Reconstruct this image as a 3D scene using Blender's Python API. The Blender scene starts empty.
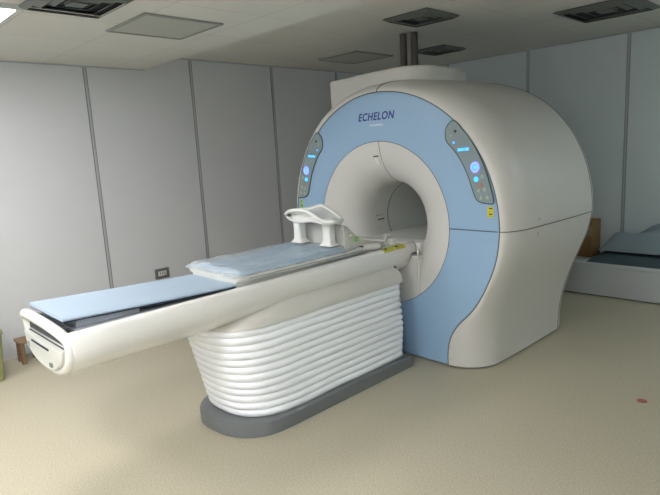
import bpy, bmesh, math, random
from mathutils import Vector, Matrix, noise
PI = math.pi
random.seed(4)
scn = bpy.context.scene
C = scn.collection

# ------------------------------------------------------------------ materials
def lin(c):
    return tuple(((v/255)/12.92 if v/255 <= .04045 else ((v/255+.055)/1.055)**2.4) for v in c) + (1,)
def mat(name, rgb, rough=.5, metal=0, bump=None, var=None, emit=None, coat=0, spec=.5, alpha=1, trans=0):
    m = bpy.data.materials.new(name); m.use_nodes = True
    nt = m.node_tree; b = nt.nodes['Principled BSDF']
    col = lin(rgb)
    b.inputs['Base Color'].default_value = col
    b.inputs['Roughness'].default_value = rough
    b.inputs['Metallic'].default_value = metal
    b.inputs['Specular IOR Level'].default_value = spec
    b.inputs['Coat Weight'].default_value = coat
    b.inputs['Coat Roughness'].default_value = .15
    b.inputs['Alpha'].default_value = alpha
    b.inputs['Transmission Weight'].default_value = trans
    tc = nt.nodes.new('ShaderNodeTexCoord')
    if var:                                   # (scale, amount, detail)
        n = nt.nodes.new('ShaderNodeTexNoise'); n.inputs['Scale'].default_value = var[0]; n.inputs['Detail'].default_value = var[2]
        nt.links.new(tc.outputs['Object'], n.inputs['Vector'])
        r = nt.nodes.new('ShaderNodeMapRange'); r.inputs['From Min'].default_value = .3; r.inputs['From Max'].default_value = .7
        r.inputs['To Min'].default_value = 1-var[1]; r.inputs['To Max'].default_value = 1+var[1]
        nt.links.new(n.outputs['Fac'], r.inputs['Value'])
        mx = nt.nodes.new('ShaderNodeVectorMath'); mx.operation = 'SCALE'
        mx.inputs[0].default_value = col[:3]
        nt.links.new(r.outputs[0], mx.inputs['Scale']); nt.links.new(mx.outputs[0], b.inputs['Base Color'])
    if bump:                                  # (scale, strength)
        n = nt.nodes.new('ShaderNodeTexNoise'); n.inputs['Scale'].default_value = bump[0]; n.inputs['Detail'].default_value = 3
        nt.links.new(tc.outputs['Object'], n.inputs['Vector'])
        bp = nt.nodes.new('ShaderNodeBump'); bp.inputs['Strength'].default_value = bump[1]; bp.inputs['Distance'].default_value = .01
        nt.links.new(n.outputs['Fac'], bp.inputs['Height']); nt.links.new(bp.outputs[0], b.inputs['Normal'])
    if emit:
        b.inputs['Emission Color'].default_value = lin(emit[0]); b.inputs['Emission Strength'].default_value = emit[1]
    return m
M = {}
M['shell'] = mat('gantry white shell', (214, 212, 206), .38, bump=(900, .03), coat=.15)
M['funnel'] = mat('funnel white shell', (212, 211, 207), .42)
M['bore'] = mat('bore liner', (206, 210, 204), .5)
M['blue'] = mat('pale blue plate', (150, 182, 212), .42, coat=.1)
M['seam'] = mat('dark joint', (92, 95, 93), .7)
M['joint_blue'] = mat('blue joint', (92, 110, 130), .7)
M['panel'] = mat('grey control panel', (134, 150, 152), .35)
M['panel_rim'] = mat('dark panel rim', (78, 98, 104), .5)
M['navy'] = mat('navy lettering', (38, 52, 140), .5)
M['pale'] = mat('pale lettering', (205, 218, 228), .5)
M['led'] = mat('blue led', (60, 150, 255), .3, emit=((70, 165, 255), 1.1))
M['ledring'] = mat('violet blue led ring', (120, 140, 255), .3, emit=((110, 130, 255), 1.15))
M['ledcore'] = mat('bright led core', (90, 190, 255), .3, emit=((60, 170, 255), .75))
M['btn'] = mat('grey button', (168, 176, 166), .4)
M['btnred'] = mat('dull orange button', (182, 130, 104), .4)
M['btndark'] = mat('dark sensor', (60, 50, 55), .4)
M['yellow'] = mat('yellow label', (222, 208, 50), .5)
M['yelgreen'] = mat('olive yellow label', (190, 190, 70), .5)
M['ink'] = mat('label ink', (78, 74, 40), .6)
M['green'] = mat('green sticker', (150, 200, 120), .5)
M['rail'] = mat('table white gloss', (226, 225, 220), .22, coat=.35)
M['fair'] = mat('table fairing', (205, 203, 194), .4)
M['cap'] = mat('table end cap', (208, 210, 202), .35)
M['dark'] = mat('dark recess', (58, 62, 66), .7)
M['tray'] = mat('grey table tray', (150, 156, 162), .45)
M['block'] = mat('grey foam block', (176, 182, 190), .6)
M['bellows'] = mat('white bellows vinyl', (244, 247, 250), .3, coat=.2, bump=(60, .1))
M['plinth'] = mat('grey rubber plinth', (112, 116, 117), .5)
M['pad'] = mat('light blue mattress', (165, 183, 199), .55)
M['padside'] = mat('navy mattress underside', (52, 62, 84), .6)
M['cushion'] = mat('grey blue cushion', (146, 184, 210), .42, bump=(25, .15))
M['board'] = mat('white coil board', (212, 213, 207), .35)
M['coil'] = mat('white coil plastic', (226, 227, 222), .3, coat=.2)
M['house'] = mat('coil housing plastic', (196, 197, 191), .4)
M['beige'] = mat('beige knob', (212, 206, 180), .4)
M['cable'] = mat('white cable', (214, 214, 206), .4)
M['steel'] = mat('brown grey pipe', (98, 92, 88), .4, metal=.3)
M['outlet'] = mat('grey outlet plate', (104, 108, 108), .45)
M['outletin'] = mat('white outlet insert', (196, 198, 194), .4)
M['bench'] = mat('white bench laminate', (200, 204, 206), .5)
M['benchdark'] = mat('bench kick recess', (70, 72, 70), .7)
M['cardboard'] = mat('cardboard', (142, 112, 72), .8, var=(14, .06, 3))
M['tape'] = mat('packing tape', (150, 140, 108), .35)
M['blanket'] = mat('grey blue blanket', (134, 150, 158), .85, bump=(120, .3))
M['blanket2'] = mat('dark teal blanket', (64, 80, 86), .85, bump=(120, .3))
M['olive'] = mat('olive green plastic', (158, 160, 112), .5)
M['wood'] = mat('brown wood', (134, 108, 80), .6, var=(20, .1, 3))
M['red'] = mat('dull red mark', (168, 104, 92), .6)
M['vent'] = mat('vent grille', (104, 110, 106), .5)
M['ventdark'] = mat('vent hollow', (34, 38, 40), .8)
M['access'] = mat('grey ceiling panel', (176, 178, 170), .7)
M['panelframe'] = mat('grey panel frame', (140, 143, 137), .6)
M['frame'] = mat('white lamp frame', (200, 204, 200), .4)
M['lamp'] = mat('lit lamp diffuser', (255, 255, 255), .5, emit=((250, 248, 250), 18))
M['lampfull'] = mat('bright lamp diffuser', (255, 255, 255), .5, emit=((250, 248, 250), 31))
M['lampfill'] = mat('added fill lamp diffuser', (255, 255, 255), .5, emit=((236, 246, 250), 10))  # weak glow for the added rear fill lamp

def film_mat():
    m = bpy.data.materials.new('clear plastic film'); m.use_nodes = True
    nt = m.node_tree; nt.nodes.clear()
    o = nt.nodes.new('ShaderNodeOutputMaterial'); mx = nt.nodes.new('ShaderNodeMixShader')
    t = nt.nodes.new('ShaderNodeBsdfTransparent'); t.inputs[0].default_value = (.93, .95, .96, 1)
    g = nt.nodes.new('ShaderNodeBsdfPrincipled'); g.inputs['Roughness'].default_value = .12; g.inputs['Base Color'].default_value = (.8, .84, .86, 1)
    mx.inputs[0].default_value = .27
    nt.links.new(t.outputs[0], mx.inputs[1]); nt.links.new(g.outputs[0], mx.inputs[2]); nt.links.new(mx.outputs[0], o.inputs[0])
    return m
M['film'] = film_mat()

def floor_mat():
    m = mat('speckled vinyl floor', (182, 176, 154), .5, spec=.35)
    nt = m.node_tree; b = nt.nodes['Principled BSDF']; tc = nt.nodes['Texture Coordinate']
    n = nt.nodes.new('ShaderNodeTexNoise'); n.inputs['Scale'].default_value = 110; n.inputs['Detail'].default_value = 4; n.inputs['Roughness'].default_value = .75
    nt.links.new(tc.outputs['Object'], n.inputs['Vector'])
    cr = nt.nodes.new('ShaderNodeValToRGB')
    cr.color_ramp.elements[0].position = .36; cr.color_ramp.elements[0].color = lin((168, 161, 139))
    cr.color_ramp.elements[1].position = .62; cr.color_ramp.elements[1].color = lin((194, 187, 165))
    nt.links.new(n.outputs['Fac'], cr.inputs[0]); nt.links.new(cr.outputs[0], b.inputs['Base Color'])
    return m
M['floor'] = floor_mat()
def ceil_mat():
    m = mat('painted ceiling tiles', (214, 214, 207), .85)
    nt = m.node_tree; b = nt.nodes['Principled BSDF']; tc = nt.nodes['Texture Coordinate']
    mp = nt.nodes.new('ShaderNodeMapping'); mp.inputs['Location'].default_value = (.16, .19, 0)
    nt.links.new(tc.outputs['Object'], mp.inputs[0])
    br = nt.nodes.new('ShaderNodeTexBrick'); br.offset = 0; br.inputs['Scale'].default_value = 1
    br.inputs['Brick Width'].default_value = .6; br.inputs['Row Height'].default_value = .6; br.inputs['Mortar Size'].default_value = .004
    br.inputs['Color1'].default_value = lin((214, 214, 207)); br.inputs['Color2'].default_value = lin((211, 211, 204)); br.inputs['Mortar'].default_value = lin((190, 191, 184))
    nt.links.new(mp.outputs[0], br.inputs['Vector']); nt.links.new(br.outputs['Color'], b.inputs['Base Color'])
    return m
M['ceiling'] = ceil_mat()
M['wall'] = mat('grey wall panel', (208, 210, 212), .5, var=(3, .012, 2), spec=.35)
M['wallback'] = mat('blue grey wall panel', (208, 218, 220), .55, var=(3, .012, 2), spec=.3)
M['strip'] = mat('wall joint strip', (172, 177, 180), .45)

# ------------------------------------------------------------------ builders
def tagt(o, label, cat, group=None):
    o['label'] = label; o['category'] = cat
    if group: o['group'] = group
    return o
def thing(name, label, cat, loc=(0, 0, 0), group=None):
    o = bpy.data.objects.new(name, None); C.objects.link(o); o.location = loc; o.empty_display_size = .1
    return tagt(o, label, cat, group)
def mk(name, verts, faces, m, parent=None, smooth=35, origin=None):
    """one mesh object; verts in world space, origin at its parent's world place"""
    me = bpy.data.meshes.new(name); me.from_pydata([tuple(v) for v in verts], [], faces)
    return fin(name, me, m, parent, smooth)
def wpos(o):
    p = Vector((0, 0, 0))
    while o is not None: p += o.location; o = o.parent
    return p
def fin(name, me, m, parent=None, smooth=35, mats=None):
    bm = bmesh.new(); bm.from_mesh(me); bmesh.ops.recalc_face_normals(bm, faces=bm.faces); bm.to_mesh(me); bm.free()
    o = bpy.data.objects.new(name, me); C.objects.link(o)
    for q in (mats or [m]): me.materials.append(q)
    if smooth:
        for p in me.polygons: p.use_smooth = True
        me.set_sharp_from_angle(angle=math.radians(smooth))
    if parent:
        o.parent = parent; off = wpos(parent)
    else:
        zs = [v.co for v in me.vertices]
        off = Vector(((min(v.x for v in zs)+max(v.x for v in zs))/2, (min(v.y for v in zs)+max(v.y for v in zs))/2, min(v.z for v in zs)))
        o.location = off
    me.transform(Matrix.Translation(-off))
    return o
def fromb(name, bm, m, parent=None, smooth=35, mats=None):
    me = bpy.data.meshes.new(name); bm.to_mesh(me); bm.free()
    return fin(name, me, m, parent, smooth, mats)
def bbox(bm, lo, hi, bev=0, seg=2, mi=0):
    r = bmesh.ops.create_cube(bm, size=1); vs = r['verts']
    for v in vs:
        v.co = Vector([lo[i]+(v.co[i]+.5)*(hi[i]-lo[i]) for i in range(3)])
    fs = set(f for v in vs for f in v.link_faces)
    for f in fs: f.material_index = mi
    if bev:
        es = list(set(e for v in vs for e in v.link_edges))
        r2 = bmesh.ops.bevel(bm, geom=es, offset=bev, segments=seg, affect='EDGES', profile=.5, clamp_overlap=True)
        for f in r2['faces']: f.material_index = mi
    return bm
def box(name, lo, hi, m, parent=None, bev=0, seg=2):
    return fromb(name, bbox(bmesh.new(), lo, hi, bev, seg), m, parent)
def sweep(path, rad, n=12, closed=False, flat=1.0):
    """tube verts/faces along points; rad number or list"""
    P = [Vector(p) for p in path]; k = len(P); V = []; F = []
    R = rad if isinstance(rad, (list, tuple)) else [rad]*k
    up = Vector((0, 0, 1)); prev = None
    for i in range(k):
        a = P[(i-1) % k] if closed or i > 0 else P[i]; b = P[(i+1) % k] if closed or i < k-1 else P[i]
        t = (b-a).normalized()
        if prev is None:
            s = t.cross(up)
            if s.length < .05: s = t.cross(Vector((0, 1, 0)))
            s.normalize()
        else:
            s = (prev - t*prev.dot(t)).normalized()
        prev = s; u = s.cross(t).normalized()
        for j in range(n):
            an = 2*PI*j/n; V.append(P[i]+s*math.cos(an)*R[i]+u*math.sin(an)*R[i]*flat)
    for i in range(k if closed else k-1):
        for j in range(n):
            a, b = i*n+j, i*n+(j+1) % n; c, d = ((i+1) % k)*n+(j+1) % n, ((i+1) % k)*n+j
            F.append((a, b, c, d))
    if not closed:
        F.append(tuple(range(n-1, -1, -1))); F.append(tuple((k-1)*n+j for j in range(n)))
    return V, F
def tube(name, path, rad, m, parent=None, n=12, closed=False, flat=1.0):
    V, F = sweep(path, rad, n, closed, flat); return mk(name, V, F, m, parent, 50)
def spline(pts, per=8, closed=False):
    P = [Vector(p) for p in pts]; k = len(P); out = []
    for i in range(k if closed else k-1):
        g = lambda j: P[j % k] if closed else P[max(0, min(k-1, j))]
        a, b, c, d = g(i-1), g(i), g(i+1), g(i+2)
        for s in range(per):
            t = s/per
            out.append(.5*((2*b)+(c-a)*t+(2*a-5*b+4*c-d)*t*t+(3*b-a-3*c+d)*t**3))
    if not closed: out.append(P[-1])
    return out
def loft(rings, cap0=True, cap1=True, closed=True):
    V = []; F = []; n = len(rings[0])
    for r in rings: V += [Vector(p) for p in r]
    for i in range(len(rings)-1):
        for j in range(n if closed else n-1):
            F.append((i*n+j, i*n+(j+1) % n, (i+1)*n+(j+1) % n, (i+1)*n+j))
    if cap0: F.append(tuple(range(n-1, -1, -1)))
    if cap1: F.append(tuple((len(rings)-1)*n+j for j in range(n)))
    return V, F
def prism(poly, a, b, axis):
    """poly: 2-D points; extruded from a to b along axis"""
    def P(u, v, w):
        return {'x': (w, u, v), 'y': (u, w, v), 'z': (u, v, w)}[axis]
    return loft([[P(u, v, a) for u, v in poly], [P(u, v, b) for u, v in poly]])
def smoothstep_interp(tab, z):
    if z <= tab[0][0]: return tab[0][1]
    for i in range(len(tab)-1):
        if z <= tab[i+1][0]:
            t = (z-tab[i][0])/(tab[i+1][0]-tab[i][0])
            p0 = tab[max(0, i-1)]; p1 = tab[i]; p2 = tab[i+1]; p3 = tab[min(len(tab)-1, i+2)]
            m1 = (p2[1]-p0[1])/(p2[0]-p0[0]); m2 = (p3[1]-p1[1])/(p3[0]-p1[0]); h = p2[0]-p1[0]
            return (2*t**3-3*t*t+1)*p1[1]+(t**3-2*t*t+t)*h*m1+(-2*t**3+3*t*t)*p2[1]+(t**3-t*t)*h*m2
    return tab[-1][1]
def rrect(x0, x1, y0, y1, r, n=6):
    out = []
    for cx, cy, a0 in ((x1-r, y1-r, 0), (x0+r, y1-r, PI/2), (x0+r, y0+r, PI), (x1-r, y0+r, 1.5*PI)):
        for i in range(n+1):
            a = a0+i*PI/2/n; out.append((cx+r*math.cos(a), cy+r*math.sin(a)))
    return out

# ------------------------------------------------------------------ the room
WX, BY, RX, FY = -2.33, 2.88, 3.6, -4.3
HL, HH, SY = 2.41, 2.54, -.60
def struct(name, V, F, m, smooth=0):
    o = mk(name, V, F, m, None, smooth); o['kind'] = 'structure'; return o
def sbox(name, lo, hi, m, mats=None):
    o = fromb(name, bbox(bmesh.new(), lo, hi), m, None, 0, mats); o['kind'] = 'structure'; return o
sbox('floor', (WX-.1, FY-.1, -.1), (RX+.1, BY+.1, 0), M['floor'])
sbox('wall_left', (WX-.1, FY-.1, 0), (WX, BY+.1, 2.7), M['wall'])
sbox('wall_back', (WX, BY, 0), (RX, BY+.1, 2.7), M['wallback'])
sbox('wall_right', (RX, FY-.1, 0), (RX+.1, BY+.1, 2.7), M['wallback'])
sbox('wall_front', (WX, FY-.1, 0), (RX, FY, 2.7), M['wall'])
V, F = prism([(FY, HL), (SY, HL), (SY, HH), (BY, HH), (BY, 2.7), (FY, 2.7)], WX, RX, 'x')
struct('ceiling', V, F, M['ceiling'])
ti = 0
M['seammid'] = mat('grey joint', (112, 116, 116), .6)
M['seamlight'] = mat('light joint', (140, 147, 149), .6)
def trim(lo_b, hi_b, strips, mb=None):
    global ti; ti += 1
    bm = bbox(bmesh.new(), lo_b, hi_b, mi=0)
    for lo, hi in strips: bbox(bm, lo, hi, mi=1)
    o = fromb('trim_%d' % ti, bm, None, None, 0, [mb or M['seam'], M['strip']]); o['kind'] = 'structure'
for y in (-2.2, -1.155, -.10, .935, 1.975):
    top = HL if y < SY else HH
    trim((WX, y-.017, 0), (WX+.002, y+.017, top), [((WX, y-.010, 0), (WX+.005, y+.010, top))], M['seammid'])
for x in (-1.28, -.24, .79, 1.83, 2.87):
    trim((x-.017, BY-.002, 0), (x+.017, BY, HH), [((x-.009, BY-.005, 0), (x+.009, BY, HH))], M['seamlight'])
# thin shadow-gap angle where walls meet the ceiling
ti += 1
bm = bbox(bmesh.new(), (WX, FY, HL-.012), (WX+.012, SY, HL)); bbox(bm, (WX, SY, HH-.012), (WX+.012, BY, HH)); bbox(bm, (WX+.012, BY-.012, HH-.012), (RX, BY, HH))
o = fromb('trim_%d' % ti, bm, M['strip'], None, 0); o['kind'] = 'structure'

# ceiling lamps ------------------------------------------------------
def ceiling_lamp(cx, cy, H, label, s=.3, m='lamp'):
    t = thing('ceiling_lamp', label, 'ceiling light', (cx, cy, H-.03))
    bm = bmesh.new()
    for lo, hi in (((-s, -s), (s, -s+.025)), ((-s, s-.025), (s, s)), ((-s, -s+.025), (-s+.025, s-.025)), ((s-.025, -s+.025), (s, s-.025))):
        bbox(bm, (cx+lo[0], cy+lo[1], H-.025), (cx+hi[0], cy+hi[1], H-.001))
    fromb('lamp_frame', bm, M['frame'], t, 0)
    box('lamp_diffuser', (cx-s+.026, cy-s+.026, H-.02), (cx+s-.026, cy+s-.026, H-.012), M[m], t)
    return t
ceiling_lamp(-.88, -2.44, HL, 'lit square ceiling lamp at the top left corner of the photo')
ceiling_lamp(.95, -3.50, HL, 'lit square ceiling lamp above the open floor left of the camera', m='lampfull')
ceiling_lamp(2.65, -3.80, HL, 'lit square ceiling lamp behind the camera', m='lampfull')
ceiling_lamp(3.1, 2.2, HH, 'unseen fill lamp added in the far right corner above the bench', m='lampfill')  # out of view, added to lift the back wall and bench
ceiling_lamp(-.93, -3.80, HL, 'lit square ceiling lamp in the corner of the front and left walls')

# vents -----------------------------------------------------------------
def diffuser(cx, cy, H, s, label, grp=None):
    t = thing('ceiling_vent', label, 'vent', (cx, cy, H-.03), grp)
    box('vent_hollow', (cx-s+.01, cy-s+.01, H-.006), (cx+s-.01, cy+s-.01, H-.001), M['ventdark'], t)
    for k in range(4):
        a = s*(1-.24*k); b = a-.035*s/.25
        z0 = H-.028+.004*k
        V = []; F = []
        for (r, z) in ((a, z0+.022), (a, z0+.018), (b, z0), (b, z0+.004)):
            V += [(cx-r, cy-r, z), (cx+r, cy-r, z), (cx+r, cy+r, z), (cx-r, cy+r, z)]
        for q in range(4):
            for j in range(4): F.append((q*4+j, q*4+(j+1) % 4, ((q+1) % 4)*4+(j+1) % 4, ((q+1) % 4)*4+j))
        mk('vent_louvre', V, F, M['vent'], t, 0)
    box('vent_center', (cx-.05*s/.25, cy-.05*s/.25, H-.02), (cx+.05*s/.25, cy+.05*s/.25, H-.012), M['vent'], t)
    return t
diffuser(.06, .50, HH, .21, 'square ceiling vent above the logo side of the scanner')
diffuser(-.72, 1.88, HH, .20, 'small far ceiling vent beside the two brown pipes')
diffuser(1.02, 1.62, HH, .30, 'square ceiling vent at the top right corner of the photo')
diffuser(-.37, -1.94, HL, .22, 'square ceiling vent at the top left of the photo beside the lit lamp')

def access_panel(cx, cy, H, s, label):
    t = thing('access_panel', label, 'ceiling panel', (cx, cy, H-.02))
    bm = bmesh.new()
    for lo, hi in (((-s, -s), (s, -s+.02)), ((-s, s-.02), (s, s)), ((-s, -s+.02), (-s+.02, s-.02)), ((s-.02, -s+.02), (s, s-.02))):
        bbox(bm, (cx+lo[0], cy+lo[1], H-.012), (cx+hi[0], cy+hi[1], H-.001))
    fromb('panel_frame', bm, M['panelframe'], t, 0)
    box('panel_sheet', (cx-s+.02, cy-s+.02, H-.008), (cx+s-.02, cy+s-.02, H-.002), M['access'], t)
access_panel(-.66, -1.28, HL, .27, 'grey square ceiling panel near the lit lamp, in front of the ceiling step')
access_panel(-1.48, 1.42, HH, .29, 'grey square ceiling panel above the left shoulder of the scanner')

# outlet -----------------------------------------------------------------
t = thing('wall_outlet', 'grey rectangular outlet plate on the left wall above the table', 'outlet', (WX, -.64, .455))
box('cover_plate', (WX+.001, -.715, .405), (WX+.010, -.565, .505), M['outlet'], t, .003)
box('socket_insert', (WX+.010, -.685, .432), (WX+.014, -.595, .478), M['outletin'], t, .001)
bm = bmesh.new()
for yy in (-.662, -.64, -.618): bbox(bm, (WX+.014, yy-.004, .442), (WX+.0155, yy+.004, .468))
fromb('socket_slots', bm, M['outlet'], t, 0)

# ------------------------------------------------------------------ scanner
G = thing('mri_scanner', 'large white and pale blue MRI scanner gantry with a round bore', 'mri scanner', (0, .68, 0))
ZC = 1.0; R0 = .967; RI = .615
low0 = [(0, .584), (.1, .584), (.183, .597), (.26, .63), (.334, .682), (.42, .765), (.5, .826), (.6, .882), (.756, .948), (.88, .977), (1, .988)]
low1 = [(0, .845), (.1, .848), (.25, .862), (.4, .895), (.55, .945), (.7, 1.005), (.85, 1.06), (1, 1.092)]
up1 = [(0, 1.092), (45, 1.108), (70, 1.075), (90, 1.055)]
NL, NU = 40, 44
LS = .952                                   # the left half reads a little narrower
def half():                                 # params right side bottom->top
    L = []
    for i in range(NL): L.append(('l', i/NL))
    for i in range(NU+1): L.append(('u', 90*i/NU))
    return L
def o0(p):
    if p[0] == 'l': return smoothstep_interp(low0, p[1]), p[1]
    a = math.radians(p[1]); r = .969+.019*math.cos(a)**2; return r*math.cos(a), ZC+r*math.sin(a)
def o1(p, s=1.0):
    if p[0] == 'l':
        x, z = smoothstep_interp(low1, p[1]), p[1]
    else:
        a = math.radians(p[1]); r = smoothstep_interp(up1, p[1]); x, z = r*math.cos(a), ZC+r*math.sin(a)
    return x*s, (ZC+(z-ZC)*s if z > ZC else z)
HP = half()
def outline(y, w, s=1.0, zmin=.012, cut=None):
    """open loop right foot -> top -> left foot, w blends plate edge into body"""
    pts = []
    for p in HP:
        a = o0(p); b = o1(p, s)
        pts.append((a[0]+(b[0]-a[0])*w, max(zmin, a[1]+(b[1]-a[1])*w)))
    full = [(x, y, z) for x, z in pts]+[(-x*LS, y, z) for x, z in pts[-2::-1]]
    return full
YS = .26
secs = []
for i in range(0, 15):
    th = PI/2*i/14; secs.append((YS*(1-math.cos(th)), math.sin(th), 1.0))
for y, s in ((.45, 1.008), (.7, 1.014), (.95, 1.016), (1.2, 1.012)): secs.append((y, 1.0, s))
front = [outline(y, w, s) for y, w, s in secs]
V, F = loft(front, False, False, closed=False)
def body_mesh(name, rings, zlo, zhi, m):
    """the shell cut to a height band, with a 2 cm inner return"""
    bm = bmesh.new(); V, F = loft(rings, False, False, closed=False)
    vs = [bm.verts.new(v) for v in V]
    for f in F: bm.faces.new([vs[i] for i in f])
    for z, nrm in ((zlo, -1), (zhi, 1)):
        if z is None: continue
        geom = list(bm.verts)+list(bm.edges)+list(bm.faces)
        bmesh.ops.bisect_plane(bm, geom=geom, plane_co=(0, 0, z), plane_no=(0, 0, nrm), clear_outer=True)
    return fromb(name, bm, m, G, 40)
body_mesh('upper_cover', front, ZC+.003, None, M['shell'])
n1 = 30
body_mesh('lower_cover', [r[:len(HP)] for r in front], None, ZC-.003, M['shell'])
body_mesh('lower_cover', [r[len(HP):] for r in front], None, ZC-.003, M['shell'])
rear = [outline(1.206, 1.0, 1.009)]
for i in range(0, 9):
    th = PI/2*i/8; rear.append(outline(1.206+.13*math.sin(th), 1.0, 1.009-.11*(1-math.cos(th))))
V, F = loft(rear, False, True, closed=False)
# rear cap is a ring round the bore: bridge its last outline to the bore circle
V, F = loft(rear, False, False, closed=False)
last = rear[-1]; base = len(V)-len(last)
for (x, y, z) in last:
    a = math.atan2(z-ZC, x); V.append(Vector((.32*math.cos(a), y, ZC+.32*math.sin(a))))
n = len(last)
for j in range(n-1): F.append((base+j, base+j+1, base+n+j+1, base+n+j))
F.append((base, base+n, base+n+n-1, base+n-1))
mk('rear_cover', V, F, M['shell'], G, 40)
# dark core filling the joints, just inside the covers
for sx in (1, -1):
    V = []; F = []; k = 0
    for (y, w, q) in secs:
        x = o0(('u', 0))[0]+(o1(('u', 0), q)[0]-o0(('u', 0))[0])*w-.006
        for z in (ZC-.02, ZC+.02): V.append((x if sx > 0 else -x*LS, y+.006, z))
    for i in range(len(secs)-1): F.append((2*i, 2*i+1, 2*i+3, 2*i+2))
    mk('joint_strip', V, F, M['seam'], G, 40)

def seam(name, pts, r=.0022, m='seam', parent=G):
    return tube(name, pts, r, M[m], parent, 6)
# arc seam near the rear of the flank and the short seam over the crown
seam('rear_seam', [(x*1.0005, 1.203, z) for x, y, z in outline(1.2, 1, 1.012)], .0025)
sp = []
for (y, w, s), k in zip(secs[:14], range(14)):
    a = PI/2; xx = .012+.11*(k/13)**2.5
    r0 = .969; r1 = 1.056; r = r0+(r1-r0)*w
    sp.append((xx, y-.001, ZC+math.sqrt(r*r-xx*xx)+.001))
seam('crown_seam', sp, .003)
for x, y, z in ((.995*1.112, .62, 1.06), (.995*1.108, .6, .93), (1.098, 1.12, 1.08)):
    pass
# two tiny screw caps on the flank
for i, (yy, zz) in enumerate(((.33, 1.05), (.33, .95), (1.12, 1.05))):
    pz = ('l', zz) if zz < 1 else ('u', math.degrees(math.asin((zz-1)/1.1)))
    x = o1(pz, 1.005 if yy < .5 else 1.013)[0]
    V, F = sweep([(x-.004, yy, zz), (x+.0015, yy, zz)], .009, 12); mk('screw_cap', V, F, M['fair'], G)

# blue front plate, upper and lower half, as a ring with thickness
def plate(name, zsel, m):
    outer = []
    for (x, y, z) in outline(0, 0, 1, .012): outer.append((x, z))
    # bottom edge from left foot back to right foot
    nb = 24
    for i in range(1, nb): outer.append((-.584*LS+.584*(1+LS)*i/nb, .012))
    bm = bmesh.new(); N = len(outer)
    rings = []
    for rr, yy in ((0, .03), (0, .003), (.004, -.001), (.05, -.004), ('i', -.004), ('i2', -.001), ('i3', .03)):
        row = []
        for (x, z) in outer:
            a = math.atan2(z-ZC, x)
            if rr == 'i': q = (RI+.008)
            elif rr in ('i2', 'i3'): q = RI+.003
            else:
                d = math.hypot(x, z-ZC); q = max(RI+.02, d-rr-.002)
            row.append(bm.verts.new((q*math.cos(a), yy, ZC+q*math.sin(a))))
        rings.append(row)
    for i in range(len(rings)-1):
        for j in range(N): bm.faces.new((rings[i][j], rings[i][(j+1) % N], rings[i+1][(j+1) % N], rings[i+1][j]))
    z, nrm = (ZC+.0035, -1) if zsel == 'up' else (ZC-.0035, 1)
    bmesh.ops.bisect_plane(bm, geom=list(bm.verts)+list(bm.edges)+list(bm.faces), plane_co=(0, 0, z), plane_no=(0, 0, nrm), clear_outer=True)
    return fromb(name, bm, m, G, 30)
plate('upper_front_plate', 'up', M['blue'])
plate('lower_front_plate', 'low', M['blue'])
# dark joint behind the plate halves (ring)
bm = bmesh.new()
N = 160; ra = []; rb = []
for i in range(N):
    a = 2*PI*i/N; ra.append(bm.verts.new((RI*math.cos(a), .012, ZC+RI*math.sin(a)))); rb.append(bm.verts.new((.972*math.cos(a)*(1 if math.cos(a) > 0 else LS), .012, ZC+.955*math.sin(a))))
for i in range(N): bm.faces.new((ra[i], ra[(i+1) % N], rb[(i+1) % N], rb[i]))
fromb('joint_backing', bm, M['joint_blue'], G)
# edge joint lines round the plate
seam('plate_outer_joint', [(x*1.0, -.0005, z) for x, y, z in outline(0, .012, 1, .012)], .0028)
tube('plate_inner_joint', [(RI*math.cos(2*PI*i/120), .001, ZC+RI*math.sin(2*PI*i/120)) for i in range(120)], .0032, M['joint_blue'], G, 6, closed=True)

# trumpet funnel and bore
RB = .30; LF = .26
prof = []
for i in range(0, 19):
    th = PI/2*i/18; prof.append((RB+(RI-.001-RB)*(1-math.sin(th)), LF*(1-math.cos(th))-.002))
prof += [(RB, .35), (RB, .447)]
def revolve(name, prof, m, N=128, sm=40):
    rings = [[(r*math.cos(2*PI*k/N), y, ZC+r*math.sin(2*PI*k/N)) for k in range(N)] for r, y in prof]
    V, F = loft(rings, False, False); return mk(name, V, F, m, G, sm)
revolve('funnel', [(RI-.001, .02)]+prof, M['funnel'])
revolve('bore_liner', [(RB+.004, .449), (RB+.004, 1.336), (.33, 1.336)], M['bore'])
tube('bore_joint', [((RB-.0005)*math.cos(2*PI*i/90), .449, ZC+(RB-.0005)*math.sin(2*PI*i/90)) for i in range(90)], .003, M['seam'], G, 6, closed=True)
# seam down the top of the funnel, square sensor beside it
def fpt(th, a, lift=0):
    r = RB+(RI-.001-RB)*(1-math.sin(th)); return ((r-lift)*math.cos(a), LF*(1-math.cos(th))-.002-lift, ZC+(r-lift)*math.sin(a))
seam('funnel_seam', [fpt(PI/2*t/16, math.radians(88.6-(t/16)**1.5*6), .0005) for t in range(0, 15)], .0018)
def decal_funnel(name, t0, t1, a0, a1, m, lift=.003, n=6):
    V = []; F = []
    for sgn in (1, 0):
        for i in range(n+1):
            for j in range(n+1):
                V.append(fpt(t0+(t1-t0)*i/n, a0+(a1-a0)*j/n, lift*sgn+.0002))
    q = (n+1)**2
    for i in range(n):
        for j in range(n):
            a = i*(n+1)+j; F.append((a, a+1, a+n+2, a+n+1)); F.append((q+a, q+a+n+1, q+a+n+2, q+a+1))
    for j in range(n): F.append((j, j+1, q+j+1, q+j)); b = n*(n+1); F.append((b+j, b+j+1, q+b+j+1, q+b+j))
    for i in range(n): a = i*(n+1); F.append((a, a+n+1, q+a+n+1, q+a)); F.append((a+n, a+2*n+1, q+a+2*n+1, q+a+n))
    return mk(name, V, F, m, G, 40)
decal_funnel('sensor_window', .36, .56, math.radians(90.8), math.radians(95.4), M['coil'])
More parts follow.
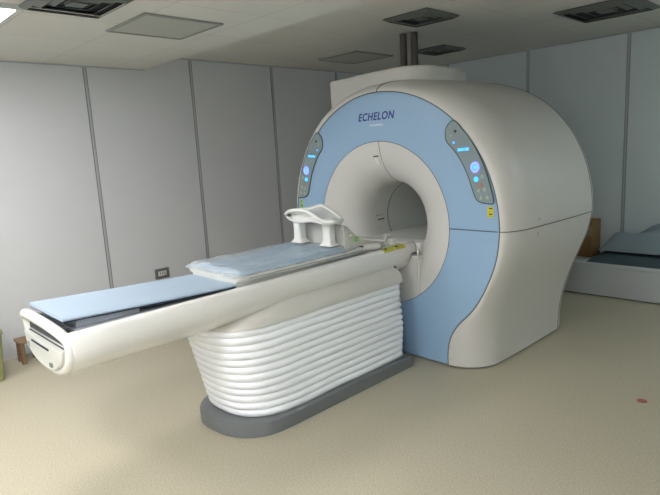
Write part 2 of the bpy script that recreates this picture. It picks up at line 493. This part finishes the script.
decal_funnel('sensor_shade_line', .33, .352, math.radians(90.4), math.radians(96), M['seam'], .004)  # shade line above the sensor, painted as a dark strip
# recessed handle slot and buttons inside the left of the bore mouth
def bore_patch(name, y0, y1, z0, z1, m, lift=.003):
    pts = []
    for (y, z) in ((y0, z0), (y1, z0), (y1, z1), (y0, z1)):
        pts.append((y, z))
    V = []
    for l in (lift, 0):
        for y, z in pts:
            r = RB-l; V.append((-math.sqrt(r*r-(z-ZC)**2), y, z))
    return mk(name, V, [(0, 1, 2, 3), (4, 5, 6, 7), (0, 1, 5, 4), (1, 2, 6, 5), (2, 3, 7, 6), (3, 0, 4, 7)], m, G, 0)
bore_patch('handle_plate', .30, .41, .965, 1.03, M['funnel'], .005)
bore_patch('handle_slot', .315, .395, .972, .982, M['dark'], .0065)
for yy in (.30, .335, .37): bore_patch('bore_button', yy, yy+.02, 1.006, 1.018, M['btn'], .007)

# dock block under the table end: the funnel's bottom chord, flush with the front
dz = .78
def chord(r, hw):
    pts = [(hw, dz), (-hw, dz)]
    a0 = math.atan2(math.sqrt(max(0, r*r-hw*hw)), -hw)
    ang0 = math.pi+ (math.pi/2-math.atan2(hw, math.sqrt(r*r-hw*hw)))
    ang1 = 2*math.pi-(math.pi/2-math.atan2(hw, math.sqrt(r*r-hw*hw)))
    for i in range(25):
        a = ang0+(ang1-ang0)*i/24; pts.append((r*math.cos(a), ZC+r*math.sin(a)))
    return pts
V, F = prism(chord(.609, .355), -.012, .24, 'y')
me = bpy.data.meshes.new('x'); me.from_pydata([tuple(v) for v in V], [], F)
bm = bmesh.new(); bm.from_mesh(me); bmesh.ops.recalc_face_normals(bm, faces=bm.faces)
bmesh.ops.bevel(bm, geom=[e for e in bm.edges if all(v.co.y < 0 for v in e.verts) or (all(abs(v.co.z-dz) < 1e-4 for v in e.verts))], offset=.012, segments=3, affect='EDGES', clamp_overlap=True)
fromb('table_dock', bm, M['funnel'], G, 40)
hwb = math.sqrt(.298**2-(ZC-.86)**2)
box('bridge_plate', (-.30, .085, .79), (.30, .235, .858), M['funnel'], G, .006)
pts = [(hwb*1.0, .860), (-hwb, .860), (-hwb*.98, .845), (hwb*.98, .845)]
V, F = prism(pts, .2, 1.33, 'y'); mk('bore_bridge', V, F, M['bore'], G, 0)
# raised edge strip of the dock
tube('dock_edge', [(.355, -.014, .50), (.357, -.014, .7), (.355, -.014, .845)], .006, M['coil'], G, 8)

# control panels, mirrored
outlineR = [(.672, 1.716), (.622, 1.69), (.604, 1.645), (.612, 1.585), (.665, 1.53), (.721, 1.455), (.765, 1.37), (.795, 1.29), (.825, 1.215), (.86, 1.188), (.905, 1.182), (.952, 1.186),
            (.936, 1.27), (.905, 1.37), (.86, 1.475), (.80, 1.575), (.735, 1.655)]
def control_panel(sx, label):
    if sx < 0: sx = -.955
    pts = [(p.x*sx, p.z) for p in spline([(x, 0, z) for x, z in outlineR], 4, True)]
    V, F = prism(pts, -.012, -.0041, 'y')
    P = mk('control_panel', V, F, M['panel'], G, 30)
    tube('panel_rim', [(x, -.010, z) for x, z in pts], .0042, M['panel_rim'], P, 6, closed=True)
    def dot(name, x, z, r, m, h=.004):
        V, F = sweep([(x*sx, -.012, z), (x*sx, -.012-h, z)], r, 14); return mk(name, V, F, M[m], P)
    dot('sensor_dot', .68, 1.648, .009, 'btndark')
    dot('button', .648, 1.622, .009, 'btn')
    dot('indicator_light', .668, 1.575, .007, 'led')
    bm = bmesh.new()
    for k, (dx, w) in enumerate(((-.036, .014), (-.02, .012), (-.004, .012), (.012, .008), (.028, .018))):
        bbox(bm, (.742*sx+dx-w/2, -.015, 1.520+dx*sx*.05), (.742*sx+dx+w/2, -.012, 1.537+dx*sx*.05))
    fromb('digital_readout', bm, M['led'], P, 0)
    tube('ring_light', [(.824*sx+.024*math.cos(2*PI*i/24), -.014, 1.412+.027*math.sin(2*PI*i/24)) for i in range(24)], .0085, M['ledring'], P, 8, closed=True)
    dot('ring_button', .824, 1.412, .013, 'ledcore', .002)
    dot('indicator_light', .832, 1.336, .017, 'ledcore')
    dot('button', .876, 1.353, .013, 'btn'); dot('button', .862, 1.298, .014, 'btnred')
    dot('button', .850, 1.262, .012, 'btn'); dot('button', .893, 1.272, .013, 'btn')
    dot('button', .868, 1.216, .012, 'btn'); dot('button', .912, 1.220, .013, 'btn')
    return P
control_panel(1, None); control_panel(-1, None)
# yellow warning sticker under each panel
for sx, mm in ((1, 'yellow'), (-1, 'green')):
    x0, x1 = sorted((.906*sx*(1 if sx > 0 else .955), .948*sx*(1 if sx > 0 else .955)))
    st = box('warning_sticker', (x0, -.0062, 1.092), (x1, -.0040, 1.160), M[mm], G)
    bm = bmesh.new()
    for zz in (1.147, 1.112):
        bbox(bm, (x0+.012, -.0070, zz-.003), (x1-.006, -.0060, zz+.006))
    bbox(bm, (x0+.005, -.0070, 1.128), (x1-.005, -.0060, 1.1305)); bbox(bm, (x0+.005, -.0070, 1.1), (x1-.005, -.0060, 1.1025))
    fromb('sticker_print', bm, M['ink'], st, 0)
box('rating_plate', (.600, -.0058, .055), (.618, -.004, .075), M['fair'], G)

# lettering
def text(name, body, x, z, h, m, width=None, shear=.25, off=.0, y=-.0045):
    cu = bpy.data.curves.new(name, 'FONT'); cu.body = body; cu.size = h/.72; cu.align_x = 'CENTER'; cu.align_y = 'BOTTOM_BASELINE'
    cu.extrude = .0008; cu.shear = shear; cu.offset = off; cu.space_character = 1.12
    t = bpy.data.objects.new(name, cu); C.objects.link(t)
    bpy.context.view_layer.update()
    me = bpy.data.meshes.new_from_object(t.evaluated_get(bpy.context.evaluated_depsgraph_get()))
    bpy.data.objects.remove(t); bpy.data.curves.remove(cu)
    xs = [v.co.x for v in me.vertices]; w = max(xs)-min(xs); s = width/w if width else 1; cx = (max(xs)+min(xs))/2
    for v in me.vertices: v.co = Vector((x+(v.co.x-cx)*s, y-v.co.z, z+v.co.y))
    return fin(name, me, M[m], G, 0)
text('lettering', 'ECHELON', 0, 1.772, .056, 'navy', .352, .28, .0016)
bm = bmesh.new()
for k in range(6): bbox(bm, (-.062+k*.021, -.0052, 1.728), (-.046+k*.021, -.0041, 1.741))
fromb('small_lettering', bm, M['pale'], G, 0)

# ceiling turret behind the crown of the scanner
pl = [(-.77, .30)]
pl = [(-.77, .31), (-.3, .215), (.06, .185)]
for i in range(1, 9):
    a = -PI/2+PI/2*i/8*1.05; pl.append((.06+.19*math.cos(a), .185+.21+.21*math.sin(a)))
pl += [(.24, .7), (.14, 1.0), (.05, 1.15), (-.77, 1.15)]
def inset(pl, d):
    c = Vector((sum(p[0] for p in pl)/len(pl), sum(p[1] for p in pl)/len(pl)))
    return [((p[0]-c.x)*(1-d/.5)+c.x, (p[1]-c.y)*(1-d/.5)+c.y) for p in pl]
q = []
for i in range(len(pl)):
    a = Vector(pl[i]); b = Vector(pl[(i+1) % len(pl)]); nn = max(1, int((b-a).length/.05))
    for j in range(nn): q.append(tuple(a+(b-a)*j/nn))
pl = q
rings = [[(x, y, ZC-.05+math.sqrt(1.10**2-x*x)*.985) for x, y in pl], [(x, y, 2.13) for x, y in pl], [(x, y, 2.143) for x, y in inset(pl, .003)], [(x, y, 2.15) for x, y in inset(pl, .012)]]
V, F = loft(rings, False); T = mk('turret_housing', V, F, M['shell'], G, 45)
bm = bmesh.new(); bbox(bm, (-.50, .86, 2.149), (-.22, 1.02, 2.165), .006)
fromb('pipe_flange', bm, M['fair'], T)
for x, y, lb in ((-.425, .90, 'brown grey pipe from ceiling to housing, left one of the pair'), (-.33, .93, 'brown grey pipe from ceiling to housing, right one of the pair')):
    p = thing('ceiling_pipe', lb, 'pipe', (x, y, 2.166), 'pipes above the scanner')
    V, F = sweep([(x, y, 2.167), (x, y, HH-.002)], .031, 20); mk('pipe_body', V, F, M['steel'], p)
    V, F = sweep([(x, y, 2.20), (x, y, 2.225)], .036, 20); mk('pipe_clamp', V, F, M['outlet'], p)

# ------------------------------------------------------------------ patient table
T = thing('patient_table', 'long white patient table on white bellows, docked into the scanner', 'patient table', (0, -1.0, 0))
def zt(y): return .866+.013*(y+1.2)/1.2      # height of the rail top along the table
Y0, Y1 = -2.40, -.02
def belly(y, sc=1.0, dz=0.0, bs=1.0):
    """cross-section of the table trough, outside"""
    zc = zt(y)-.075; pts = []
    a, b = .302*sc, .168*sc*bs
    for i in range(0, 33):                      # lower half ellipse, right -> left
        an = -PI*i/32; c, s = math.cos(an), math.sin(an)
        pts.append((a*math.copysign(abs(c)**.85, c), zc+b*math.copysign(abs(s)**.95, s)))
    r = .05*sc
    # left rail top rounding, then tray recess, then right rail
    L = []
    for i in range(1, 9):
        an = PI-PI*i/8*1.0
        L.append((-a+.034*sc+.034*sc*math.cos(an), zc+.03*sc+.045*sc*math.sin(an)))
    pts += L
    pts += [(-a+.068*sc, zc+.045*sc), (a-.068*sc, zc+.045*sc)]
    pts += [(-x, z) for x, z in L[::-1]]
    return [(x, y, z+dz) for x, z in pts]
rings = [belly(Y0-.02, .93), belly(Y0-.014, .975), belly(Y0, 1.0)]
ny = 14
for i in range(1, ny+1): rings.append(belly(Y0+(Y1-.09-Y0)*i/ny, 1.0))
rings += [belly(-.03, 1), belly(-.022, .995, 0, .62), belly(-.015, .99, 0, .08), belly(.0, .985, 0, .02), belly(.04, .97, 0, .02), belly(.065, .93, 0, .02), belly(.075, .86, 0, .02)]
V, F = loft(rings); mk('table_body', V, F, M['rail'], T, 50)
# end cap: inset face, dark joint, slot and lever
def capring(s, y): return [(x*s, y, (z-.79)*s+.79) for x, yy, z in belly(Y0, 1.0)[:33]]
yc = Y0-.02
cp = [(x*.84, (z-.775)*.74+.770) for x, y, z in belly(Y0)[:33]]
cp2 = [(x*.87, (z-.775)*.78+.771) for x, y, z in belly(Y0)[:33]]
V, F = prism(cp2, yc-.008, yc+.004, 'y'); mk('cap_joint', V, F, M['dark'], T, 30)
rings = [[(x, yc-.004, z) for x, z in cp], [(x, yc-.024, z) for x, z in cp], [(x*.96, yc-.030, .72+(z-.72)*.96) for x, z in cp]]
V, F = loft(rings); E = mk('end_cap', V, F, M['cap'], T, 40)
bm = bmesh.new(); bbox(bm, (-.14, yc-.034, .742), (.10, yc-.029, .752), .002); fromb('cap_slot', bm, M['dark'], E)
box('cap_catch', (-.20, yc-.036, .70), (-.185, yc-.029, .73), M['tray'], E, .002)
box('cap_hinge', (.10, yc-.038, .672), (.13, yc-.029, .690), M['outlet'], E, .002)
def resample2(row, N):
    P = [Vector(p) for p in row]+[Vector(row[0])]; L = [0]
    for i in range(1, len(P)): L.append(L[-1]+(P[i]-P[i-1]).length)
    out = []; j = 0
    for k in range(N):
        t = L[-1]*k/N
        while L[j+1] < t: j += 1
        out.append(P[j].lerp(P[j+1], (t-L[j])/(L[j+1]-L[j])))
    for _ in range(3): out = [(out[i-1]+out[i]*2+out[(i+1) % N])/4 for i in range(N)]
    return out
# rounded rim that closes the trough, with dark recess under it
rim = spline([(-.262, yc+.015, .77), (-.274, yc-.0, .825), (-.25, yc-.015, .856), (-.16, yc-.022, .870), (0, yc-.026, .873), (.15, yc-.022, .864), (.238, yc-.01, .843), (.268, yc+.008, .81), (.266, yc+.02, .77)], 6)
lip = [(x*.915, yc+.006, (z-.775)*.82+.772) for x, y, z in belly(Y0)[:33]]
rim = rim[6:-6]+[Vector(p) for p in lip[1:-1]]
tube('end_rim', resample2(rim, 110), .024, M['rail'], T, 14, closed=True)
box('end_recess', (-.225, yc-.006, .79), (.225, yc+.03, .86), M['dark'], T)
# grey tray inside the rails
bm = bmesh.new(); bbox(bm, (-.232, Y0+.03, .838), (.232, -.10, .847), .004)
fromb('table_tray', bm, M['tray'], T)
box('end_deck', (-.232, -.465, .8475), (.232, -.03, .862), M['fair'], T, .003)
# fairing from belly down to the bellows (plan shape like the bellows, rounded nose)
def plan(hw, yf, yb, nose, n=18, L=1.0):
    pts = []
    for i in range(n+1):                       # superelliptic nose, right -> left
        a = PI*i/n; c, s = math.cos(a), math.sin(a)
        pts.append((hw*math.copysign(abs(c)**.74, c), yf+nose-nose*abs(s)**.78))
    pts += [(-hw, yb), (hw, yb)]
    return [(x*L, y+(1-L)*.4*(-x/hw)**2) if x < 0 else (x, y) for x, y in pts]
def subdiv(pl, k=10):
    out = []
    n = len(pl)
    for i in range(n):
        a = Vector(pl[i]); b = Vector(pl[(i+1) % n]); d = (b-a).length; q = max(1, int(d/.12))
        for j in range(q): out.append(tuple(a+(b-a)*j/q))
    return out
rings = []
for z, hw, yf in ((.628, .348, -1.665), (.64, .347, -1.66), (.66, .343, -1.62), (.69, .332, -1.52), (.715, .303, -1.42), (.735, .285, -1.34)):
    rings.append([(x, y, z) for x, y in plan(hw, yf, -.19, .34)])
V, F = loft(rings); mk('bellows_fairing', V, F, M['fair'], T, 50)
# bellows
nf = 12; rings = []
for k in range(nf*8+1):
    u = k/(nf*8); z = .627-(.627-.082)*u
    ph = (u*nf) % 1.0
    bul = .012*(math.sin(PI*ph)**.7)
    yf = -1.655+.115*u; hw = .340+.010*u
    pl = plan(hw+bul-.008, yf-bul, -.20, .34, L=.97-.12*u)
    row = []
    for (x, y) in subdiv(pl):
        wv = .006*noise.noise(Vector((x*3+5*math.floor(u*nf), y*3, 0)))
        row.append((x+(0.004*noise.noise(Vector((y*5, z*9, 3.)))), y, z+wv))
    rings.append(row)
m0 = min(len(r) for r in rings)
# constant count: resample each ring to the same number of points
def resample(row, N=96):
    P = [Vector(p) for p in row]; P.append(P[0]); L = [0]
    for i in range(1, len(P)): L.append(L[-1]+(P[i]-P[i-1]).length)
    out = []; j = 0
    for k in range(N):
        t = L[-1]*k/N
        while L[j+1] < t: j += 1
        q = (t-L[j])/(L[j+1]-L[j]); out.append(P[j].lerp(P[j+1], q))
    return out
V, F = loft([resample(r) for r in rings]); mk('bellows', V, F, M['bellows'], T, 60)
# plinth
pl = plan(.386, -1.632, -.155, .34, L=.76)
rings = [[(x, y, .001) for x, y in pl], [(x, y, .070) for x, y in pl], [(x*.993, y*.997-.003, .078) for x, y in pl], [(x*.975, (y+.8)*.985-.8, .082) for x, y in pl]]
V, F = loft(rings); mk('plinth', V, F, M['plinth'], T, 40)
# yellow warning labels on the rail near the scanner
def rail_label(y0, y1, m, nm, ink=True):
    V = []; 
    sec = [p for p in belly(-.3, 1.003)]
    rr = sorted([(x, z) for x, y, z in sec if x > .24 and z > .80], key=lambda p: -p[0])
    return rr
def rail_top_point(x, y):                     # point on the rail's rounded top
    zc = zt(y)-.075; cx = .302-.034; u = max(-1, min(1, (x-cx)/.034)); return Vector((x, y, zc+.03+.045*math.sqrt(1-u*u)))
def label_on_rail(name, y0, y1, xs, m, lift, par):
    V = []; F = []; n = len(xs)
    for l in (lift, lift-.001):
        for y in (y0, y1):
            for x in xs:
                p = rail_top_point(x, y); nrm = Vector(((x-.268)/.034**2, 0, (p.z-(zt(y)-.045))/.045**2)).normalized(); V.append(p+nrm*l)
    for i in range(n-1): F += [(i, i+1, n+i+1, n+i), (2*n+i, 2*n+i+1, 3*n+i+1, 3*n+i)]
    for a, b in ((0, 1), (n, n+1)):
        for i in range(n-1): F.append((a+i, b+i, 2*n+b+i, 2*n+a+i))
    F += [(0, n, 3*n, 2*n), (n-1, 2*n-1, 4*n-1, 3*n-1)]
    return mk(name, V, F, M[m], par, 40)
xs = [.238+.060*i/8 for i in range(9)]
for y0 in (-.315, -.195):
    L = label_on_rail('warning_label', y0, y0+.110, xs, 'yelgreen', .0022, T)
    label_on_rail('label_print', y0+.02, y0+.04, [.274+.014*i/4 for i in range(5)], 'ink', .0030, L)
    label_on_rail('label_print', y0+.01, y0+.08, [.252+.004*i/2 for i in range(3)], 'ink', .0030, L)
tube('fairing_bolt', [(.285, -.20, .735), (.302, -.20, .73)], .009, M['outlet'], T, 10)

# ------------------------------------------------------------------ mattress at the free end
def slab(pl, zf, th, m, name, parent, nx=10, ny=40, xw=.25, y0=-2.43, y1=-1.45, edge=.008):
    rings = []
    for i in range(ny+1):
        y = y0+(y1-y0)*i/ny; z = zf(y)
        e = edge
        sec = [(-xw+e, z+th), (-xw, z+th-e), (-xw, z+e), (-xw+e, z), (xw-e, z), (xw, z+e), (xw, z+th-e), (xw-e, z+th)]
        sec = sec[:]+[(xw-e-(2*xw-2*e)*k/nx, z+th) for k in range(1, nx)]
        rings.append([(x, y, q) for x, q in sec])
    V, F = loft(rings); return mk(name, V, F, m, parent, 50)
P = thing('table_mattress', 'thin light blue mattress with navy underside lifted at the free end of the table', 'mattress', (0, -1.9, .868))
zpad = lambda y: .853+.036*max(0, (-1.55-y)/.88)**1.1
slab(None, lambda y: zpad(y)+.008, .014, M['pad'], 'mattress_top', P, xw=.236, y0=-2.415, y1=-1.508, edge=.006)
slab(None, lambda y: zpad(y)+.001, .0068, M['padside'], 'mattress_underside', P, xw=.231, y0=-2.411, y1=-1.512, edge=.003)
# grey support wedge under the lifted end
V, F = loft([[(x, y, z) for (y, z) in ((-2.35, .848), (-2.35, .881), (-2.05, .870), (-2.05, .848))] for x in (-.19, .20)])
o = mk('support_block', V, F, M['block'], None, 20); tagt(o, 'flat grey block under the lifted end of the light blue mattress', 'block')

# ------------------------------------------------------------------ coil board, cushion, film
B = thing('coil_board', 'white board of the spine coil lying on the table beside the mattress', 'coil', (0, -1.0, .875))
V, F = prism(rrect(-.268, .268, -1.505, -.47, .03), .8905, .914, 'z'); mk('board', V, F, M['board'], B, 40)
bm = bmesh.new(); bbox(bm, (-.228, -1.50, .848), (.228, -.5, .890), .004); fromb('board_runner', bm, M['board'], B)
bm = bmesh.new(); bbox(bm, (.2682, -1.44, .897), (.2695, -.5, .901)); fromb('board_groove', bm, M['outlet'], B, 0)
def czt(y):                                    # cushion top: dips in the middle, rises under the coil
    u = (y+1.53)/.85; return .935+.012*u*u+.010*math.sin(u*PI*1.0)*-1
def cush(name, m, par, th, grow, lift, y0, y1, ns, parts=44):
    rings = []
    for i in range(parts+1):
        y = y0+(y1-y0)*i/parts; row = []
        ey = min(1, min(y-y0, y1-y)/.02+.25); hw = .235+grow
        top = []
        for k in range(25):
            x = -hw+2*hw*k/24; ex = min(1, (hw-abs(x))/.02+.15)
            nz = ns*(noise.noise(Vector((x*7, y*9, 1.3)))+.6*abs(noise.noise(Vector((x*19, y*15, 5)))))
            top.append((x, y, .916+lift+(czt(y)-.916+.0)*min(ex, ey)+nz*min(ex, 1)))
        bot = [(x, y, .9155+lift*.2) for x, y, z in top[::-1]]
        rings.append(top+bot)
    V, F = loft(rings); return mk(name, V, F, m, par, 60)
o = cush('coil_cushion', M['cushion'], None, .02, .012, 0, -1.475, -.665, .003)
tagt(o, 'grey blue cushion in plastic on the white coil board before the coil', 'cushion')
# clear film, loose crumpled sheet
V = []; F = []; NX, NY = 46, 70
for i in range(NY+1):
    y = -1.530+(.865)*i/NY
    for k in range(NX+1):
        x = -.275+.55*k/NX
        d = max(0, abs(x)-.249)/.022; dy = max(0, -1.479-y)/.04
        dr = min(1, max(d, dy)); crum = noise.noise(Vector((x*9, y*8, .5)))+.7*(1-2*abs(noise.noise(Vector((x*16+3, y*12, 2.)))))
        z = (czt(y)+.007)*(1-dr)+.917*dr+(.0085*crum+(.008 if dr < .5 else .002))*min(1, max(.15, (-.80-y)/.08))
        V.append((x+.006*crum, y, max(z, .9155+.002)))
for i in range(NY):
    for k in range(NX):
        a = i*(NX+1)+k; F.append((a, a+1, a+NX+2, a+NX+1))
o = mk('plastic_film', V, F, M['film'], None, 25); tagt(o, 'crumpled clear plastic film spread over the grey blue cushion', 'plastic wrap')
sm = o.modifiers.new('thick', 'SOLIDIFY'); sm.thickness = .0008

# ------------------------------------------------------------------ head and neck coil
Hc = thing('neck_coil', 'white saddle shaped neck coil on two posts over the cushion', 'coil', (0, -.68, .95))
FRC = [(-.236, -.72, 1.150), (-.219, -.74, 1.153), (-.157, -.77, 1.174), (-.069, -.80, 1.190), (.027, -.815, 1.196), (.096, -.82, 1.187), (.146, -.82, 1.167), (.196, -.82, 1.146), (.235, -.81, 1.132), (.280, -.79, 1.129), (.290, -.75, 1.130)]
RRC = [(-.250, -.70, 1.150), (-.247, -.66, 1.162), (-.222, -.62, 1.167), (-.176, -.60, 1.170), (-.124, -.59, 1.178), (-.075, -.58, 1.191), (-.031, -.58, 1.199), (.017, -.58, 1.187), (.084, -.59, 1.165), (.17, -.62, 1.142), (.270, -.69, 1.130)]
LEC = [(-.236, -.72, 1.140), (-.215, -.73, 1.132), (-.175, -.75, 1.123), (-.119, -.765, 1.116), (-.062, -.775, 1.113), (-.001, -.78, 1.115), (.055, -.79, 1.124), (.110, -.80, 1.130), (.16, -.81, 1.128), (.22, -.80, 1.120), (.275, -.77, 1.119)]
fr, rr, le = spline(FRC, 4), spline(RRC, 4), spline(LEC, 4)
mid = 8
top = [[fr[i].lerp(rr[i], k/mid)+Vector((0, 0, -.016*math.sin(PI*k/mid))) for k in range(mid+1)] for i in range(len(fr))]
low = [[rr[i].lerp(le[i], k/mid)+Vector((0, 0, -(.024+.012*math.sin(PI*k/mid))*(1-k/mid))) for k in range(mid+1)] for i in range(len(fr))]
skin = [[fr[i].lerp(le[i], k/4)+Vector((0, .034*math.sin(PI*k/4), 0)) for k in range(3, 0, -1)] for i in range(len(fr))]
V, F = loft([t+l+w for t, l, w in zip(top, low, skin)]); mk('saddle', V, F, M['coil'], Hc, 50)
tube('saddle_rim', fr[1:]+rr[:0:-1], .013, M['coil'], Hc, 10, closed=True)
tube('saddle_lip', le, .010, M['coil'], Hc, 10)
for sx in (-1, 1):
    rings = []
    x0 = .142*sx+.024
    for z, w, d in ((.961, .062, .045), (.967, .058, .042), (.976, .042, .036), (.995, .035, .032), (1.05, .034, .032), (1.10, .035, .034), (1.138, .038, .036)):
        rings.append([(x0+px, -.712+py, z) for px, py in rrect(-w, w, -d, d, min(w, d)*.5, 4)])
    V, F = loft([[(x, y, z+(.012 if sx < 0 and z > 1.12 else 0)) for x, y, z in r] for r in rings]); mk('post', V, F, M['coil'], Hc, 50)

H = thing('coil_housing', 'white boxy coil connector housing behind the neck coil with green sticker', 'coil', (0, -.50, .915))
V, F = prism([(-.650, .915), (-.495, .915), (-.495, .985), (-.52, 1.00), (-.60, 1.075), (-.652, 1.09)], -.225, .235, 'x')
me = bpy.data.meshes.new('h'); me.from_pydata([tuple(v) for v in V], [], F); bm = bmesh.new(); bm.from_mesh(me); bmesh.ops.recalc_face_normals(bm, faces=bm.faces)
bmesh.ops.bevel(bm, geom=list(bm.edges), offset=.01, segments=3, affect='EDGES', clamp_overlap=True)
fromb('housing_box', bm, M['house'], H, 40)
box('side_plate', (.2355, -.645, .93), (.239, -.60, 1.05), M['fair'], H, .002)
box('green_sticker', (.2355, -.545, .96), (.2375, -.505, .995), M['green'], H)
V, F = sweep([(.235, -.585, 1.015), (.262, -.585, 1.015)], .012, 16); mk('knob', V, F, M['beige'], H)
# connector lead
K = thing('cable_connector', 'white plug with black tip and cable lying on the table', 'connector', (.12, -.25, .88))
V, F = sweep([(.205, -.462, .905), (.208, -.44, .903)], .014, 16); mk('plug_socket', V, F, M['dark'], K)
V, F = sweep([(.207, -.44, .902), (.208, -.425, .901), (.222, -.36, .897), (.235, -.30, .893), (.238, -.29, .892)], [.018, .024, .026, .024, .012], 18); mk('plug_body', V, F, M['cable'], K)
tube('cable', spline([(.237, -.295, .893), (.236, -.25, .895), (.20, -.18, .915), (.17, -.13, .935), (.158, -.11, .935)], 6), .007, M['cable'], K, 10)
V, F = prism(rrect(.13, .20, -.12, -.06, .015, 4), .863, .915, 'z'); mk('socket_block', V, F, M['coil'], K, 40)
V, F = sweep([(.155, -.13, .930), (.155, -.09, .928)], .019, 16); mk('socket_cap', V, F, M['cable'], K)

# ------------------------------------------------------------------ right side: bench, box, blankets
Bn = thing('low_bench', 'low white bench along the back wall behind the scanner', 'bench', (1.9, 2.62, 0))
box('bench_top', (.20, 2.36, .30), (3.3, 2.865, .335), M['bench'], Bn, .006)
box('bench_body', (.24, 2.385, .012), (3.26, 2.86, .299), M['bench'], Bn, .004)
box('kick_plate', (.28, 2.41, .001), (3.22, 2.85, .011), M['benchdark'], Bn)
Cb = thing('cardboard_box', 'brown cardboard box standing on the bench against the back wall', 'box', (.40, 2.70, .336))
box('carton', (.15, 2.62, .337), (.585, 2.86, .715), M['cardboard'], Cb, .003)
box('packing_tape', (.50, 2.617, .56), (.5855, 2.6195, .66), M['tape'], Cb)
def blanket(name, x0, x1, y0, y1, z0, zf, m, label, seed, amp):
    V = []; F = []; a, b = 60, 30
    for i in range(a+1):
        for k in range(b+1):
            u, v = i/a, k/b; x = x0+(x1-x0)*u; y = y0+(y1-y0)*v
            e = min(1, min(u, 1-u)/.10, min(v, 1-v)/.16); e = math.sin(e*PI/2)**.6
            fold = abs(math.sin((x*5.5+y*3.2+seed)+1.5*noise.noise(Vector((x*2, y*2, seed)))))
            z = z0+(zf(u, v)+amp*(fold-.5)+amp*.6*noise.noise(Vector((x*7, y*7, seed))))*e
            V.append((x, y, max(z0, z)))
    q = len(V); V += [(x, y, z0-.0) for x, y, z in V]
    for i in range(a):
        for k in range(b):
            c = i*(b+1)+k; F.append((c, c+1, c+b+2, c+b+1))
    V = V[:q]
    rim = [i*(b+1) for i in range(a+1)]+[a*(b+1)+k for k in range(1, b+1)]+[i*(b+1)+b for i in range(a-1, -1, -1)]+[k for k in range(b-1, 0, -1)]
    F.append(tuple(rim[::-1]))
    o = mk(name, V, F, m, None, 60); tagt(o, label, 'blanket', 'blankets on the low bench'); return o
blanket('blanket', .62, 2.3, 2.40, 2.84, .336, lambda u, v: .075, M['blanket2'], 'dark teal blanket lying flat on the low bench', 1.0, .02)
blanket('blanket', .70, 2.4, 2.46, 2.83, .452, lambda u, v: .08+.22*min(1, u*2.2), M['blanket'], 'lighter grey blue blanket heaped on top of the dark blanket', 4.2, .075)

# ------------------------------------------------------------------ left edge items
t = thing('waste_bin', 'olive green bin on the floor at the left edge of the photo', 'bin', (-1.97, -2.43, 0))
def tap(x, y, z0, z1, w0, w1, r): return loft([[(x+a*w0, y+b*w0, z0) for a, b in rrect(-1, 1, -1, 1, r)], [(x+a*w1, y+b*w1, z1) for a, b in rrect(-1, 1, -1, 1, r)]])
V, F = tap(-1.97, -2.36, .002, .36, .13, .155, .3); mk('bin_body', V, F, M['olive'], t, 40)
V, F = tap(-1.97, -2.36, .361, .385, .162, .160, .3); mk('bin_lid', V, F, M['olive'], t, 40)
t = thing('wooden_stool', 'small brown wooden stool by the left wall behind the table end', 'stool', (-2.14, -1.98, 0))
for dx in (-.055, .055):
    for dy in (-.055, .055):
        box('leg', (-2.15+dx-.015, -1.97+dy-.015, .001), (-2.15+dx+.015, -1.97+dy+.015, .17), M['wood'], t, .003)
box('seat', (-2.23, -2.05, .17), (-2.07, -1.89, .195), M['wood'], t, .005)
bm = bmesh.new(); bmesh.ops.create_cone(bm, cap_ends=True, segments=20, radius1=.028, radius2=.026, depth=.003)
bmesh.ops.translate(bm, verts=bm.verts, vec=(1.777, .245, .0025))
o = fromb('floor_marker', bm, M['red'], None); tagt(o, 'small round dull red marker on the floor at the right', 'marker')

# ------------------------------------------------------------------ camera, world, render look
cx, cy, cz, yaw, pit, roll, f = 2.728, -3.186, 1.571, -.802, .174, -.055, 553.267
E_CAM = (cx, cy, cz, yaw, pit, roll, f)
d = Vector((math.sin(yaw)*math.cos(pit), math.cos(yaw)*math.cos(pit), -math.sin(pit)))
rt = Vector((math.cos(yaw), -math.sin(yaw), 0)); up = rt.cross(d)
r2 = rt*math.cos(roll)+up*math.sin(roll); u2 = -rt*math.sin(roll)+up*math.cos(roll)
cam = bpy.data.cameras.new('camera'); co = bpy.data.objects.new('camera', cam); C.objects.link(co)
cam.sensor_width = 36; cam.lens = f/660*36; cam.clip_start = .05
co.matrix_world = Matrix(((r2.x, u2.x, -d.x, cx), (r2.y, u2.y, -d.y, cy), (r2.z, u2.z, -d.z, cz), (0, 0, 0, 1)))
scn.camera = co
w = bpy.data.worlds.new('world'); scn.world = w; w.use_nodes = True
w.node_tree.nodes['Background'].inputs[0].default_value = (.55, .62, .68, 1); w.node_tree.nodes['Background'].inputs[1].default_value = .1
vs = scn.view_settings; vs.view_transform = 'Standard'; vs.look = 'None'; vs.gamma = 1; vs.use_curve_mapping = False; vs.exposure = .72
